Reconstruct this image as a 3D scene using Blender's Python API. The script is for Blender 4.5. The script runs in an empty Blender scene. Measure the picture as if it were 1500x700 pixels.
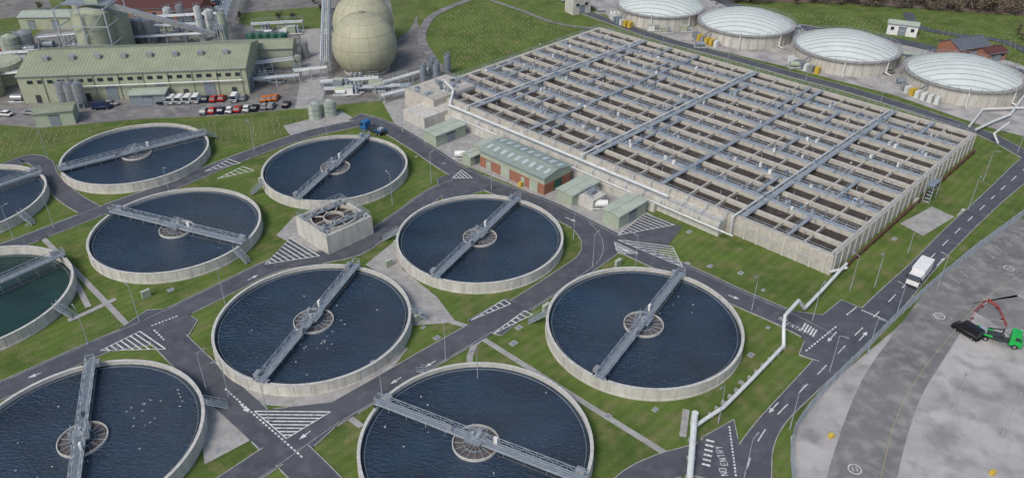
import bpy, math, random
from math import sin, cos, pi, radians, atan2, hypot
random.seed(7)
scene = bpy.context.scene
# ------------------------------------------------------------------ camera / survey
FPX, TH, HC = 1167.0, radians(32.4), 92.0
def P(u, v, z=0.0):
    """survey photo reading -> metres on the horizontal plane z (photogrammetric rectification)"""
    a = (u-750)/FPX; b = (350-v)/FPX
    dy = cos(TH)+b*sin(TH); dz = -sin(TH)+b*cos(TH)
    t = (z-HC)/dz
    return (a*t, dy*t)
cam = bpy.data.cameras.new("camera"); camo = bpy.data.objects.new("camera", cam)
scene.collection.objects.link(camo)
camo.location = (0, 0, HC); camo.rotation_euler = (pi/2-TH, 0, 0)
cam.sensor_width = 36; cam.lens = 36*FPX/1500; cam.clip_start = 1; cam.clip_end = 6000
scene.camera = camo
# ------------------------------------------------------------------ light
SUN_EL, SUN_AZ = radians(48), radians(215)   # azimuth clockwise from +Y
w = bpy.data.worlds.new("World"); scene.world = w; w.use_nodes = True
nt = w.node_tree; sky = nt.nodes.new("ShaderNodeTexSky"); sky.sky_type = 'NISHITA'; sky.sun_disc = False
sky.sun_elevation = SUN_EL; sky.sun_rotation = SUN_AZ; sky.dust_density = 2.5; sky.air_density = 1.0
nt.links.new(sky.outputs[0], nt.nodes['Background'].inputs[0]); nt.nodes['Background'].inputs[1].default_value = 0.15
sl = bpy.data.lights.new("sun", 'SUN'); sl.energy = 2.15; sl.angle = radians(20); sl.color = (1, .96, .9)
so = bpy.data.objects.new("sun", sl); scene.collection.objects.link(so)
from mathutils import Vector
sd = Vector((sin(SUN_AZ)*cos(SUN_EL), cos(SUN_AZ)*cos(SUN_EL), sin(SUN_EL)))
so.rotation_euler = sd.to_track_quat('Z', 'Y').to_euler(); so.location = (0, 0, 200)
scene.view_settings.view_transform = 'Standard'; scene.view_settings.look = 'None'; scene.view_settings.exposure = 0
# ------------------------------------------------------------------ materials
def mat(name, c1, c2=None, scale=.5, rough=.8, metal=0, bump=0, bscale=None, stretch=None, spec=.3, lo=.35, hi=.65, c3=None, s3=6, k3=.5, mow=0):
    m = bpy.data.materials.new(name); m.use_nodes = True; n = m.node_tree; L = n.links
    b = n.nodes['Principled BSDF']; b.inputs['Roughness'].default_value = rough; b.inputs['Metallic'].default_value = metal
    b.inputs['Specular IOR Level'].default_value = spec
    c2 = c2 or tuple(x*.75 for x in c1)
    g = n.nodes.new('ShaderNodeNewGeometry'); src = g.outputs['Position']
    if stretch:
        mp = n.nodes.new('ShaderNodeMapping'); mp.inputs['Scale'].default_value = stretch
        L.new(src, mp.inputs[0]); src = mp.outputs[0]
    t = n.nodes.new('ShaderNodeTexNoise'); t.inputs['Scale'].default_value = scale; t.inputs['Detail'].default_value = 8
    t.inputs['Roughness'].default_value = .65
    L.new(src, t.inputs['Vector'])
    r = n.nodes.new('ShaderNodeValToRGB'); r.color_ramp.elements[0].position = lo; r.color_ramp.elements[1].position = hi
    r.color_ramp.elements[0].color = (*c2, 1); r.color_ramp.elements[1].color = (*c1, 1)
    L.new(t.outputs[0], r.inputs[0]); out = r.outputs[0]
    if c3:
        t3 = n.nodes.new('ShaderNodeTexNoise'); t3.inputs['Scale'].default_value = s3; t3.inputs['Detail'].default_value = 6
        L.new(src, t3.inputs['Vector'])
        r3 = n.nodes.new('ShaderNodeValToRGB'); r3.color_ramp.elements[0].position = .48; r3.color_ramp.elements[1].position = .68
        r3.color_ramp.elements[0].color = (0, 0, 0, 1); r3.color_ramp.elements[1].color = (k3, k3, k3, 1)
        L.new(t3.outputs[0], r3.inputs[0])
        mx = n.nodes.new('ShaderNodeMixRGB'); L.new(r3.outputs[0], mx.inputs[0]); L.new(out, mx.inputs[1]); mx.inputs[2].default_value = (*c3, 1)
        out = mx.outputs[0]
    if mow:
        wv = n.nodes.new('ShaderNodeTexWave'); wv.inputs['Scale'].default_value = .16; wv.inputs['Distortion'].default_value = 1.2; wv.inputs['Detail Scale'].default_value = .3
        mp = n.nodes.new('ShaderNodeMapping'); mp.inputs['Rotation'].default_value = (0, 0, radians(45)); L.new(g.outputs['Position'], mp.inputs[0]); L.new(mp.outputs[0], wv.inputs[0])
        rr = n.nodes.new('ShaderNodeMapRange'); rr.inputs['To Min'].default_value = 1-mow; rr.inputs['To Max'].default_value = 1+mow*.6; L.new(wv.outputs['Fac'], rr.inputs[0])
        vm = n.nodes.new('ShaderNodeVectorMath'); vm.operation = 'SCALE'; L.new(out, vm.inputs[0]); L.new(rr.outputs[0], vm.inputs['Scale']); out = vm.outputs[0]
    L.new(out, b.inputs['Base Color'])
    if bump:
        t2 = n.nodes.new('ShaderNodeTexNoise'); t2.inputs['Scale'].default_value = bscale or scale*4; t2.inputs['Detail'].default_value = 4
        L.new(src, t2.inputs['Vector'])
        bp = n.nodes.new('ShaderNodeBump'); bp.inputs['Strength'].default_value = bump; bp.inputs['Distance'].default_value = .3
        L.new(t2.outputs[0], bp.inputs['Height']); L.new(bp.outputs[0], b.inputs['Normal'])
    return m
M = {}
M['grass'] = mat('grass', (.118, .168, .040), (.068, .106, .026), .09, .95, bump=.6, bscale=2.2, c3=(.175, .165, .075), s3=.3, k3=.7, spec=.1, mow=.08)
M['grass2'] = mat('rough_grass', (.125, .165, .050), (.075, .110, .030), .12, .95, bump=.6, bscale=2.2, c3=(.17, .15, .08), s3=.5, k3=.6, spec=.1)
M['asph'] = mat('asphalt', (.088, .094, .108), (.062, .067, .079), .12, .85, bump=.15, bscale=8, c3=(.118, .122, .132), s3=.5, k3=.6)
M['asph2'] = mat('old_asphalt', (.21, .205, .20), (.135, .135, .135), .10, .9, bump=.15, bscale=8, c3=(.29, .27, .25), s3=.4, k3=.7)
M['yard'] = mat('gravel_yard', (.24, .225, .205), (.14, .135, .13), .09, .95, bump=.3, bscale=5, c3=(.10, .095, .09), s3=.35, k3=.7)
M['slab'] = mat('concrete_yard', (.42, .40, .38), (.25, .24, .235), .09, .9, bump=.2, bscale=5, c3=(.18, .175, .17), s3=.22, k3=.75, lo=.3, hi=.6)
M['apron'] = mat('concrete_apron', (.38, .37, .35), (.27, .265, .255), .4, .9, bump=.15, c3=(.22, .21, .19), s3=1.0, k3=.5)
M['conc'] = mat('concrete', (.56, .545, .49), (.43, .415, .37), .5, .85, bump=.15, stretch=(1, 1, .25), c3=(.29, .275, .23), s3=1.1, k3=.45)
M['rim'] = mat('rim_concrete', (.55, .54, .50), (.42, .41, .38), .9, .85, c3=(.30, .29, .25), s3=1.6, k3=.5)
M['concw'] = mat('weathered_concrete', (.50, .47, .41), (.39, .365, .32), .5, .85, bump=.15, c3=(.28, .255, .21), s3=1.3, k3=.45)
M['kerb'] = mat('kerb_concrete', (.38, .37, .35), (.24, .23, .22), 1, .85)
M['galv'] = mat('galvanised_steel', (.42, .46, .50), (.30, .34, .38), 1, .5, metal=.25)
M['grate'] = mat('steel_grating', (.26, .30, .33), (.18, .21, .24), 1.5, .6, metal=.2)
M['walk'] = mat('walkway_grating', (.33, .375, .41), (.25, .285, .315), .8, .6, metal=.1)
M['dark'] = mat('dark_steel', (.05, .055, .06), None, 1, .6)
M['white'] = mat('white_paint', (.75, .75, .73), (.62, .62, .6), 1, .5)
M['mark'] = mat('road_paint', (.66, .66, .64), (.28, .28, .28), 1.8, .7, lo=.3, hi=.55)
M['pipe'] = mat('pale_pipe', (.64, .66, .64), (.50, .52, .50), .8, .45)
M['brick'] = mat('red_brick', (.33, .15, .095), (.24, .105, .07), 1.2, .9, bump=.2)
M['olive'] = mat('olive_cladding', (.38, .40, .29), (.31, .335, .24), .15, .6, stretch=(1, 1, .3), c3=(.26, .28, .2), s3=.8, k3=.4)
M['oliveroof'] = mat('olive_roof', (.31, .335, .23), (.25, .27, .185), .15, .6, c3=(.2, .21, .15), s3=.6, k3=.5)
M['sage'] = mat('sage_cladding', (.36, .40, .31), (.30, .34, .26), .5, .6)
M['sageroof'] = mat('sage_roof', (.42, .46, .38), (.33, .37, .31), .5, .6, c3=(.24, .26, .2), s3=1, k3=.4)
M['proof'] = mat('profiled_roof', (.29, .34, .30), (.22, .27, .24), .4, .6, c3=(.17, .19, .16), s3=.8, k3=.5)
M['dgreen'] = mat('dark_green_paint', (.03, .13, .08), (.02, .09, .06), 1, .4)
M['glass'] = mat('window_glass', (.03, .04, .05), None, 1, .1, spec=.6)
M['sky_l'] = mat('rooflight', (.46, .52, .52), (.38, .44, .44), 1, .3)
M['dome'] = mat('dome_membrane', (.60, .64, .61), (.50, .54, .51), .2, .5, c3=(.42, .46, .42), s3=.4, k3=.5)
M['rib'] = mat('dome_rib', (.34, .37, .36), (.27, .30, .29), .5, .6)
M['holder'] = mat('gas_holder_membrane', (.40, .39, .27), (.34, .33, .235), .15, .55, c3=(.28, .27, .2), s3=.5, k3=.4)
M['seam'] = mat('membrane_seam', (.29, .28, .2), None, 1, .6)
M['tyre'] = mat('tyre_rubber', (.02, .02, .02), None, 1, .8)
M['red'] = mat('red_paint', (.45, .04, .03), None, 1, .4)
M['dred'] = mat('oxide_red_paint', (.12, .05, .045), None, 1, .7)
M['blue'] = mat('blue_paint', (.03, .14, .35), None, 1, .35)
M['navy'] = mat('navy_paint', (.02, .03, .08), None, 1, .3)
M['silver'] = mat('silver_paint', (.40, .41, .42), None, 1, .3, metal=.4)
M['black'] = mat('black_paint', (.015, .015, .018), None, 1, .3)
M['green'] = mat('bright_green_paint', (.02, .42, .08), None, 1, .4)
M['yellow'] = mat('yellow_paint', (.60, .42, .06), None, 1, .5)
M['yline'] = mat('worn_yellow_paint', (.42, .34, .14), (.26, .24, .18), 1.2, .8)
M['orange'] = mat('orange_paint', (.6, .16, .02), None, 1, .5)
M['slate'] = mat('slate_roof', (.13, .14, .17), (.09, .1, .12), 1, .7)
M['bark'] = mat('bark', (.12, .09, .07), None, 1, .9)
M['leafb'] = mat('bare_twigs', (.17, .13, .10), (.11, .085, .065), .5, .95)
M['leafo'] = mat('olive_foliage', (.09, .10, .04), (.06, .07, .03), .5, .95)
M['leafd'] = mat('dark_foliage', (.05, .06, .03), None, .5, .95)
M['guard'] = mat('tree_guard_plastic', (.40, .38, .24), (.30, .29, .18), 1, .6)
M['grate2'] = mat('well_surface', (.14, .12, .11), (.07, .065, .065), 1.2, .5)
def water(name, col, rough, bump, bs, foam=None, ior=1.33):
    m = bpy.data.materials.new(name); m.use_nodes = True; n = m.node_tree; L = n.links
    b = n.nodes['Principled BSDF']; b.inputs['Roughness'].default_value = rough
    b.inputs['IOR'].default_value = ior
    g = n.nodes.new('ShaderNodeNewGeometry')
    mp = n.nodes.new('ShaderNodeMapping'); mp.inputs['Scale'].default_value = (1, 1.9, 1); mp.inputs['Rotation'].default_value = (0, 0, .5)
    L.new(g.outputs['Position'], mp.inputs[0])
    t = n.nodes.new('ShaderNodeTexNoise'); t.inputs['Scale'].default_value = bs; t.inputs['Detail'].default_value = 5; t.inputs['Roughness'].default_value = .6
    L.new(mp.outputs[0], t.inputs[0])
    bp = n.nodes.new('ShaderNodeBump'); bp.inputs['Strength'].default_value = bump; bp.inputs['Distance'].default_value = .6
    L.new(t.outputs[0], bp.inputs['Height']); L.new(bp.outputs[0], b.inputs['Normal'])
    t2 = n.nodes.new('ShaderNodeTexNoise'); t2.inputs['Scale'].default_value = .07 if not foam else .5; t2.inputs['Detail'].default_value = 9; t2.inputs['Roughness'].default_value = .68
    L.new(mp.outputs[0], t2.inputs[0])
    r = n.nodes.new('ShaderNodeValToRGB')
    if foam:
        r.color_ramp.elements[0].position = .50; r.color_ramp.elements[1].position = .85
        r.color_ramp.elements[0].color = (*col, 1); r.color_ramp.elements[1].color = (*foam, 1)
    else:
        r.color_ramp.elements[0].position = .3; r.color_ramp.elements[1].position = .7
        r.color_ramp.elements[0].color = (*[x*.6 for x in col], 1); r.color_ramp.elements[1].color = (*[x*1.5 for x in col], 1)
    L.new(t2.outputs[0], r.inputs[0]); L.new(r.outputs[0], b.inputs['Base Color'])
    return m
M['water'] = water('settled_water', (.012, .030, .056), .08, .9, 1.2, ior=1.45)
M['waterg'] = water('green_water', (.012, .035, .030), .1, .3, 1.2)
M['sludge'] = water('aerated_liquor', (.040, .031, .027), .2, .6, 2.0, foam=(.15, .13, .115), ior=1.4)
# ------------------------------------------------------------------ mesh builder
class MB:
    def __init__(s): s.v = []; s.f = []; s.m = []; s.s = []; s.mats = []
    def mi(s, k):
        if k not in s.mats: s.mats.append(k)
        return s.mats.index(k)
    def add(s, vs, fs, k, sm=False):
        o = len(s.v); i = s.mi(k); s.v.extend(vs)
        for f in fs: s.f.append([x+o for x in f]); s.m.append(i); s.s.append(sm)
    def box(s, c, sz, ang=0, k='conc', taper=1):
        ca, sa = cos(ang), sin(ang); vs = []
        for z, q in ((0, 1), (sz[2], taper)):
            for x, y in ((-1, -1), (1, -1), (1, 1), (-1, 1)):
                X = x*sz[0]/2*q; Y = y*sz[1]/2*q
                vs.append((c[0]+X*ca-Y*sa, c[1]+X*sa+Y*ca, c[2]+z))
        s.add(vs, [(3, 2, 1, 0), (4, 5, 6, 7), (0, 1, 5, 4), (1, 2, 6, 5), (2, 3, 7, 6), (3, 0, 4, 7)], k)
    def frame(s, p0, p1):
        d = Vector(p1)-Vector(p0); d.normalize()
        u = Vector((0, 0, 1)) if abs(d.z) < .95 else Vector((1, 0, 0))
        a = d.cross(u).normalized(); b = a.cross(d).normalized(); return a, b
    def beam(s, p0, p1, wd, h, k='galv'):
        a, b = s.frame(p0, p1); vs = []
        for p in (p0, p1):
            for x, y in ((-1, -1), (1, -1), (1, 1), (-1, 1)):
                vs.append(tuple(Vector(p)+a*(x*wd/2)+b*(y*h/2)))
        s.add(vs, [(0, 1, 2, 3), (7, 6, 5, 4), (0, 4, 5, 1), (1, 5, 6, 2), (2, 6, 7, 3), (3, 7, 4, 0)], k)
    def tube(s, p0, p1, r, n=8, k='pipe', r2=None, cap=True):
        r2 = r if r2 is None else r2
        a, b = s.frame(p0, p1); vs = []
        for p, q in ((p0, r), (p1, r2)):
            for i in range(n):
                t = 2*pi*i/n; vs.append(tuple(Vector(p)+a*(cos(t)*q)+b*(sin(t)*q)))
        s.add(vs, [(i, (i+1) % n, n+(i+1) % n, n+i) for i in range(n)], k, n > 5)
        if cap:
            s.add(vs[:n], [tuple(range(n))], k); s.add(vs[n:], [tuple(range(n))], k)
    def path(s, pts, r, n=8, k='pipe'):
        for a, b in zip(pts, pts[1:]): s.tube(a, b, r, n, k)
        for p in pts[1:-1]: s.ball(p, r*1.03, k, 8, 4)
    def ball(s, c, r, k, n=12, m=6, zs=1, zmin=-1):
        vs = []; fs = []
        lo = math.asin(max(-1, zmin)); 
        for j in range(m+1):
            ph = lo+(pi/2-lo)*j/m
            for i in range(n):
                t = 2*pi*i/n; vs.append((c[0]+r*cos(ph)*cos(t), c[1]+r*cos(ph)*sin(t), c[2]+r*sin(ph)*zs))
        for j in range(m):
            for i in range(n): fs.append((j*n+i, j*n+(i+1) % n, (j+1)*n+(i+1) % n, (j+1)*n+i))
        s.add(vs, fs, k, True)
    def ring(s, c, r0, r1, z0, z1, n=64, k='conc', kt=None):
        vs = []
        for i in range(n):
            t = 2*pi*i/n
            for r, z in ((r1, z0), (r1, z1), (r0, z1), (r0, z0)): vs.append((c[0]+r*cos(t), c[1]+r*sin(t), z))
        f1 = []; f2 = []; f3 = []
        for i in range(n):
            a = 4*i; b = 4*((i+1) % n)
            f1.append((a, b, b+1, a+1)); f2.append((a+1, b+1, b+2, a+2)); f3.append((a+2, b+2, b+3, a+3))
        s.add(vs, f1, k, False); s.add(vs, f2, kt or k); s.add(vs, f3, k, False)
    def disc(s, c, r, z, n=64, k='water'):
        s.add([(c[0]+r*cos(2*pi*i/n), c[1]+r*sin(2*pi*i/n), z) for i in range(n)], [tuple(range(n))], k)
    def sheet(s, poly, z, k):
        a = sum(p[0]*q[1]-q[0]*p[1] for p, q in zip(poly, poly[1:]+poly[:1]))
        if a < 0: poly = poly[::-1]
        s.add([(p[0], p[1], z) for p in poly], [tuple(range(len(poly)))], k)
    def rail(s, pts, h=1.1, step=2.0, k='galv', t=.06):
        for a, b in zip(pts, pts[1:]):
            d = hypot(b[0]-a[0], b[1]-a[1]); n = max(1, int(d/step))
            for hh in (h, h*.5): s.beam((a[0], a[1], a[2]+hh), (b[0], b[1], b[2]+hh), t, t, k)
            for i in range(n+1):
                q = i/n; x = a[0]+(b[0]-a[0])*q; y = a[1]+(b[1]-a[1])*q; z = a[2]+(b[2]-a[2])*q
                s.beam((x, y, z), (x, y, z+h), t, t, k)
def make(name, mb, parent=None):
    me = bpy.data.meshes.new(name)
    if parent: o0 = parent.location
    else:
        xs = [v[0] for v in mb.v]; ys = [v[1] for v in mb.v]; o0 = Vector(((min(xs)+max(xs))/2, (min(ys)+max(ys))/2, 0))
    me.from_pydata([(v[0]-o0[0], v[1]-o0[1], v[2]-o0[2]) for v in mb.v], [], mb.f)
    for k in mb.mats: me.materials.append(M[k])
    me.polygons.foreach_set('material_index', mb.m); me.polygons.foreach_set('use_smooth', mb.s); me.update()
    o = bpy.data.objects.new(name, me); scene.collection.objects.link(o)
    if parent: o.parent = parent
    else: o.location = o0
    return o
def root(name, c):
    e = bpy.data.objects.new(name, None); e.location = (c[0], c[1], 0); scene.collection.objects.link(e); return e
def lerp(a, b, t): return tuple(x+(y-x)*t for x, y in zip(a, b))
# ------------------------------------------------------------------ ground + paved areas
g = MB(); g.sheet([(-2500, -1200), (2500, -1200), (2500, 4000), (-2500, 4000)], 0, 'grass'); make('ground', g)
paved = []   # (poly, z)
zc = [.006]
def smooth(pts, step=2.0):
    out = []
    n = len(pts)
    for i in range(n-1):
        p0 = pts[max(i-1, 0)]; p1 = pts[i]; p2 = pts[i+1]; p3 = pts[min(i+2, n-1)]
        m = max(2, int(hypot(p2[0]-p1[0], p2[1]-p1[1])/step))
        for j in range(m):
            t = j/m
            out.append(tuple(.5*((2*b)+(-a+c)*t+(2*a-5*b+4*c-d)*t*t+(-a+3*b-3*c+d)*t**3) for a, b, c, d in zip(p0, p1, p2, p3)))
    out.append(pts[-1]); return out
def offset(c, w_):
    out = []
    for i, p in enumerate(c):
        a = c[max(i-1, 0)]; b = c[min(i+1, len(c)-1)]; dx, dy = b[0]-a[0], b[1]-a[1]; l = hypot(dx, dy) or 1
        out.append((p[0]-dy/l*w_, p[1]+dx/l*w_))
    return out
kerbpolys = []
def bb(p): return (min(q[0] for q in p), min(q[1] for q in p), max(q[0] for q in p), max(q[1] for q in p))
def strip(name, px, width, k='asph', kerb=True):
    c = smooth([P(*p) for p in px]); l = offset(c, width/2); r = offset(c, -width/2)
    zc[0] += .004; z = zc[0]; mb = MB()
    vs = [(p[0], p[1], z) for q in zip(l, r) for p in q]
    mb.add(vs, [(2*i+1, 2*i+3, 2*i+2, 2*i) for i in range(len(c)-1)], k); make(name, mb)
    poly = l+r[::-1]; paved.append((poly, z, bb(poly)))
    if kerb: kerbpolys.append((poly, len(paved)-1))
    return c
def area(name, px, k, kerb=False, world=False, pave=True):
    poly = list(px) if world else [P(*p) for p in px]
    zc[0] += .004; mb = MB(); mb.sheet(poly, zc[0], k); make(name, mb)
    if pave: paved.append((poly, zc[0], bb(poly)))
    if kerb:
        d = []
        for a, b in zip(poly, poly[1:]+poly[:1]):
            n = max(1, int(hypot(b[0]-a[0], b[1]-a[1])/2)); d += [lerp(a, b, i/n) for i in range(n)]
        kerbpolys.append((d, len(paved)-1))
def pip(x, y, poly):
    c = False; j = len(poly)-1
    for i in range(len(poly)):
        a = poly[i]; b = poly[j]
        if (a[1] > y) != (b[1] > y) and x < (b[0]-a[0])*(y-a[1])/(b[1]-a[1])+a[0]: c = not c
        j = i
    return c
def inpav(x, y, skip=-1):
    z = None
    for i, (p, zz, q) in enumerate(paved):
        if i != skip and q[0] <= x <= q[2] and q[1] <= y <= q[3] and pip(x, y, p): z = zz if z is None else max(z, zz)
    return z
# northern works yard
area('works_yard', [(-500, 215), (0, 183), (60, 188), (200, 175), (330, 170), (450, 158), (560, 148), (600, 125), (655, 103), (625, 70), (612, 35), (600, -60), (-900, -60)], 'yard')
area('car_park', [(-300, 190), (0, 180), (60, 185), (200, 173), (330, 168), (450, 156), (520, 150), (450, 140), (300, 145), (120, 160), (0, 160), (-300, 168)], 'asph2')
area('service_road', [(432, 160), (470, 158), (480, 118), (470, 60), (468, 42), (440, 44), (444, 100)], 'apron')
area('grass_verge', [(-400, 30), (0, 28), (60, 22), (62, 45), (40, 60), (0, 66), (-400, 70)], 'grass2', pave=False)
area('grass_verge', [(60, -20), (330, -20), (335, 12), (300, 28), (190, 30), (80, 18)], 'grass2', pave=False)
area('grass_verge', [(350, 20), (470, 10), (470, 42), (395, 45), (350, 35)], 'grass2', pave=False)
area('grass_verge', [(565, -40), (620, -40), (612, 20), (600, 45), (580, 60), (575, 20)], 'grass2', pave=False)
area('planted_field', [(-300, 215), (0, 186), (90, 190), (250, 180), (440, 168), (500, 160), (400, 205), (320, 215), (250, 192), (160, 190), (80, 215), (0, 238), (-200, 262)], 'grass2', pave=False)
area('digester_yard', [(820, -20), (900, 30), (1000, 62), (1150, 98), (1310, 140), (1440, 185), (1560, 215), (1560, 120), (1480, 90), (1330, 62), (1150, 32), (1040, 0), (1000, -30)], 'slab')
area('works_yard', [(560, 150), (580, 185), (640, 225), (760, 275), (870, 325), (905, 345), (960, 318), (930, 300), (640, 170), (600, 125)], 'apron')
area('access_road', [(905, 345), (945, 312), (1000, 332), (975, 365), (935, 366)], 'asph')
area('concrete_yard', [(1158, 640), (1200, 575), (1290, 500), (1400, 405), (1500, 332), (1700, 230), (2300, 330), (2300, 1100), (1170, 900), (1160, 700)], 'slab')
strip('yard_road', [(1520, 330), (1460, 372), (1400, 430), (1350, 500), (1310, 560), (1285, 620), (1262, 700), (1240, 800)], 9.0, 'asph2', False)
strip('yard_road', [(1520, 360), (1440, 420), (1500, 470), (1620, 560)], 12, 'asph2', False)
# aprons
area('concrete_apron', [(405, 345), (430, 318), (482, 298), (545, 330), (548, 350), (530, 374), (475, 384)], 'apron')
area('concrete_apron', [(535, 388), (580, 352), (590, 395), (640, 435), (668, 472), (605, 477), (600, 440), (575, 412)], 'apron')
area('concrete_apron', [(255, 545), (285, 530), (330, 580), (376, 640), (300, 680), (290, 600)], 'apron')
area('concrete_apron', [(320, 540), (300, 560), (345, 590), (480, 600), (560, 560), (598, 510), (560, 500), (440, 540)], 'apron')
area('concrete_apron', [(415, 185), (500, 163), (520, 175), (432, 208)], 'apron')
area('concrete_apron', [(1318, 328), (1365, 303), (1398, 318), (1352, 346)], 'apron')
for px in ([(62, 348), (125, 412), (192, 482)], [(705, 495), (840, 580), (978, 666)], [(688, 535), (695, 505), (745, 470)], [(70, 275), (125, 300)],
           [(40, 372), (85, 375), (130, 450)], [(985, 395), (1010, 385)], [(170, 438), (128, 458), (100, 470)], [(505, 607), (530, 625)], [(1005, 600), (1000, 640)], [(655, 470), (690, 480)]):
    strip('footpath', px, 1.1, 'apron', False)
strip('footpath', [(700, -5), (640, 20), (622, 40), (618, 60), (632, 85), (640, 100)], 3.2, 'asph2', False)
strip('footpath', [(700, -5), (760, 15), (820, 36), (900, 45)], 1.8, 'asph2', False)
# roads
rB = strip('access_road', [(520, 172), (560, 184), (610, 212), (665, 248), (720, 273), (800, 303), (870, 338), (940, 372), (1010, 403), (1090, 440), (1150, 466), (1215, 500)], 5.6)
rC = strip('access_road', [(850, 328), (868, 352), (864, 378), (830, 404), (780, 437), (735, 465), (650, 513), (560, 566), (480, 613), (400, 668), (330, 715), (250, 770)], 5.0)
rE = strip('access_road', [(-160, 640), (0, 573), (110, 524), (220, 476), (320, 428), (400, 390), (465, 378), (520, 366), (555, 342), (600, 310), (640, 282), (690, 262)], 5.0)
rD = strip('access_road', [(222, 470), (260, 510), (320, 568), (380, 622), (440, 678), (500, 740)], 5.6)
rF = strip('access_road', [(-150, 415), (0, 366), (80, 336), (160, 305), (250, 273), (330, 240), (400, 214), (460, 195), (540, 178)], 4.6)
rH = strip('access_road', [(-150, 285), (0, 247), (40, 233), (62, 240), (72, 262), (105, 292), (140, 312)], 4.6)
rG = strip('access_road', [(1075, 640), (1030, 668), (985, 680), (930, 706), (880, 760)], 5)
rK = strip('access_road', [(860, 20), (960, 55), (1060, 82), (1160, 110), (1250, 134), (1340, 162), (1410, 186), (1460, 205), (1540, 250)], 4.4)
rJ = strip('access_road', [(1020, -20), (1080, 12), (1160, 38), (1240, 50), (1320, 62), (1390, 78), (1440, 90), (1530, 118)], 6, kerb=False)
rL = strip('access_road', [(1330, 20), (1345, 40), (1400, 52), (1470, 62), (1530, 90)], 4, kerb=False)
mainL = [(1620, 120), (1500, 228), (1440, 285), (1385, 335), (1335, 385), (1298, 418), (1262, 452), (1232, 480), (1198, 520), (1150, 572), (1108, 618), (1075, 662), (1052, 700), (1020, 780)]
mainR = [(1640, 160), (1500, 270), (1440, 323), (1378, 386), (1332, 440), (1288, 489), (1240, 534), (1190, 580), (1152, 618), (1133, 655), (1130, 700), (1130, 780)]
mL = smooth([P(*p) for p in mainL]); mR = smooth([P(*p) for p in mainR])
area('main_road', mL+mR[::-1], 'asph', world=True); kerbpolys.append((mL+mR[::-1], len(paved)-1))
for tri in ([(215, 455), (262, 452), (290, 470), (262, 515), (225, 505), (165, 515), (165, 490)],
            [(380, 602), (485, 590), (520, 600), (445, 668), (420, 662)],
            [(840, 315), (890, 340), (905, 372), (860, 405), (845, 395), (868, 372)],
            [(1150, 455), (1205, 462), (1232, 440), (1262, 452), (1200, 530), (1170, 520), (1178, 500)],
            [(1030, 640), (1075, 615), (1090, 690), (1050, 705), (985, 690)],
            [(640, 262), (690, 248), (735, 272), (690, 285), (650, 300)],
            [(385, 392), (425, 350), (478, 378), (470, 392)],
            [(685, 470), (740, 438), (778, 455), (735, 492), (700, 482)]):
    area('road_junction', tri, 'asph', kerb=True)
kb = MB()
for poly, idx in kerbpolys:
    n = len(poly)
    for i in range(n):
        a = poly[i]; b = poly[(i+1) % n]
        if hypot(a[0]-b[0], a[1]-b[1]) > 8 and n > 30: continue
        mx, my = (a[0]+b[0])/2, (a[1]+b[1])/2
        if inpav(mx, my, idx) is None: kb.beam((a[0], a[1], .1), (b[0], b[1], .1), .16, .2, 'kerb')
make('road_kerb', kb)
# ------------------------------------------------------------------ markings
mk = MB()
def mline(a, b, wd=.18, k='mark'):
    zz = [inpav(*lerp(a, b, t)) or 0 for t in (0.02, .5, .98)]
    z = max(zz)+.004+random.random()*.003
    dx, dy = b[0]-a[0], b[1]-a[1]; l = hypot(dx, dy) or 1; nx, ny = -dy/l*wd/2, dx/l*wd/2
    mk.add([(a[0]-nx, a[1]-ny, z), (b[0]-nx, b[1]-ny, z), (b[0]+nx, b[1]+ny, z), (a[0]+nx, a[1]+ny, z)], [(0, 1, 2, 3)], k)
def dash(c, on=2.0, off=2.0, wd=.16):
    s = 0
    for a, b in zip(c, c[1:]):
        d = hypot(b[0]-a[0], b[1]-a[1])
        if (s % (on+off)) < on: mline(a, b, wd)
        s += d
def hatch(a, b, c, n=7, wd=.24):
    a, b, c = P(*a), P(*b), P(*c)
    mline(a, b, .16); mline(a, c, .16)
    for i in range(1, n+1): mline(lerp(a, b, i/n), lerp(a, c, i/n), wd)
hatch((388, 388), (425, 350), (468, 376), 9); hatch((148, 514), (205, 486), (243, 512), 8)
hatch((420, 643), (373, 603), (484, 604), 8); hatch((300, 252), (335, 234), (352, 240), 6); hatch((318, 262), (355, 244), (372, 250), 6)
hatch((690, 470), (738, 440), (748, 446), 7); hatch((722, 490), (768, 456), (780, 462), 7)
hatch((905, 345), (945, 313), (988, 330), 11); hatch((1000, 392), (985, 362), (905, 352), 8); hatch((662, 262), (676, 250), (692, 262), 5)
hatch((905, 372), (900, 355), (935, 372), 5)
ctr = [lerp(a, b, .5) for a, b in zip([mL[int(i*(len(mL)-1)/120)] for i in range(121)], [mR[int(i*(len(mR)-1)/120)] for i in range(121)])]
ctr = smooth(ctr[:], 1.0); dash(ctr, 3, 4, .18)
for r_ in (rB, rC, rE, rF): dash(offset(r_, 2.1), 400, 0, .05)
def give(a, b, n=8, wd=.3):
    a, b = P(*a), P(*b)
    for i in range(n): mline(lerp(a, b, i/n), lerp(a, b, (i+.6)/n), wd)
give((222, 478), (262, 463)); give((226, 484), (242, 500), 5); give((330, 570), (445, 672), 26, .28); give((1262, 455), (1297, 470), 10, .4)
give((1180, 515), (1226, 478), 12, .3); give((1240, 462), (1255, 450), 5, .3); give((1068, 625), (1078, 700), 16, .28)
for i in range(6): mline(P(1034-i*1.2, 645+i*7), P(1046-i*1.2, 648+i*7), .38)
for i in range(5): mline(P(1180+i*4, 474+i*2.5), P(1174+i*4, 484+i*2.5), .3)
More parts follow.
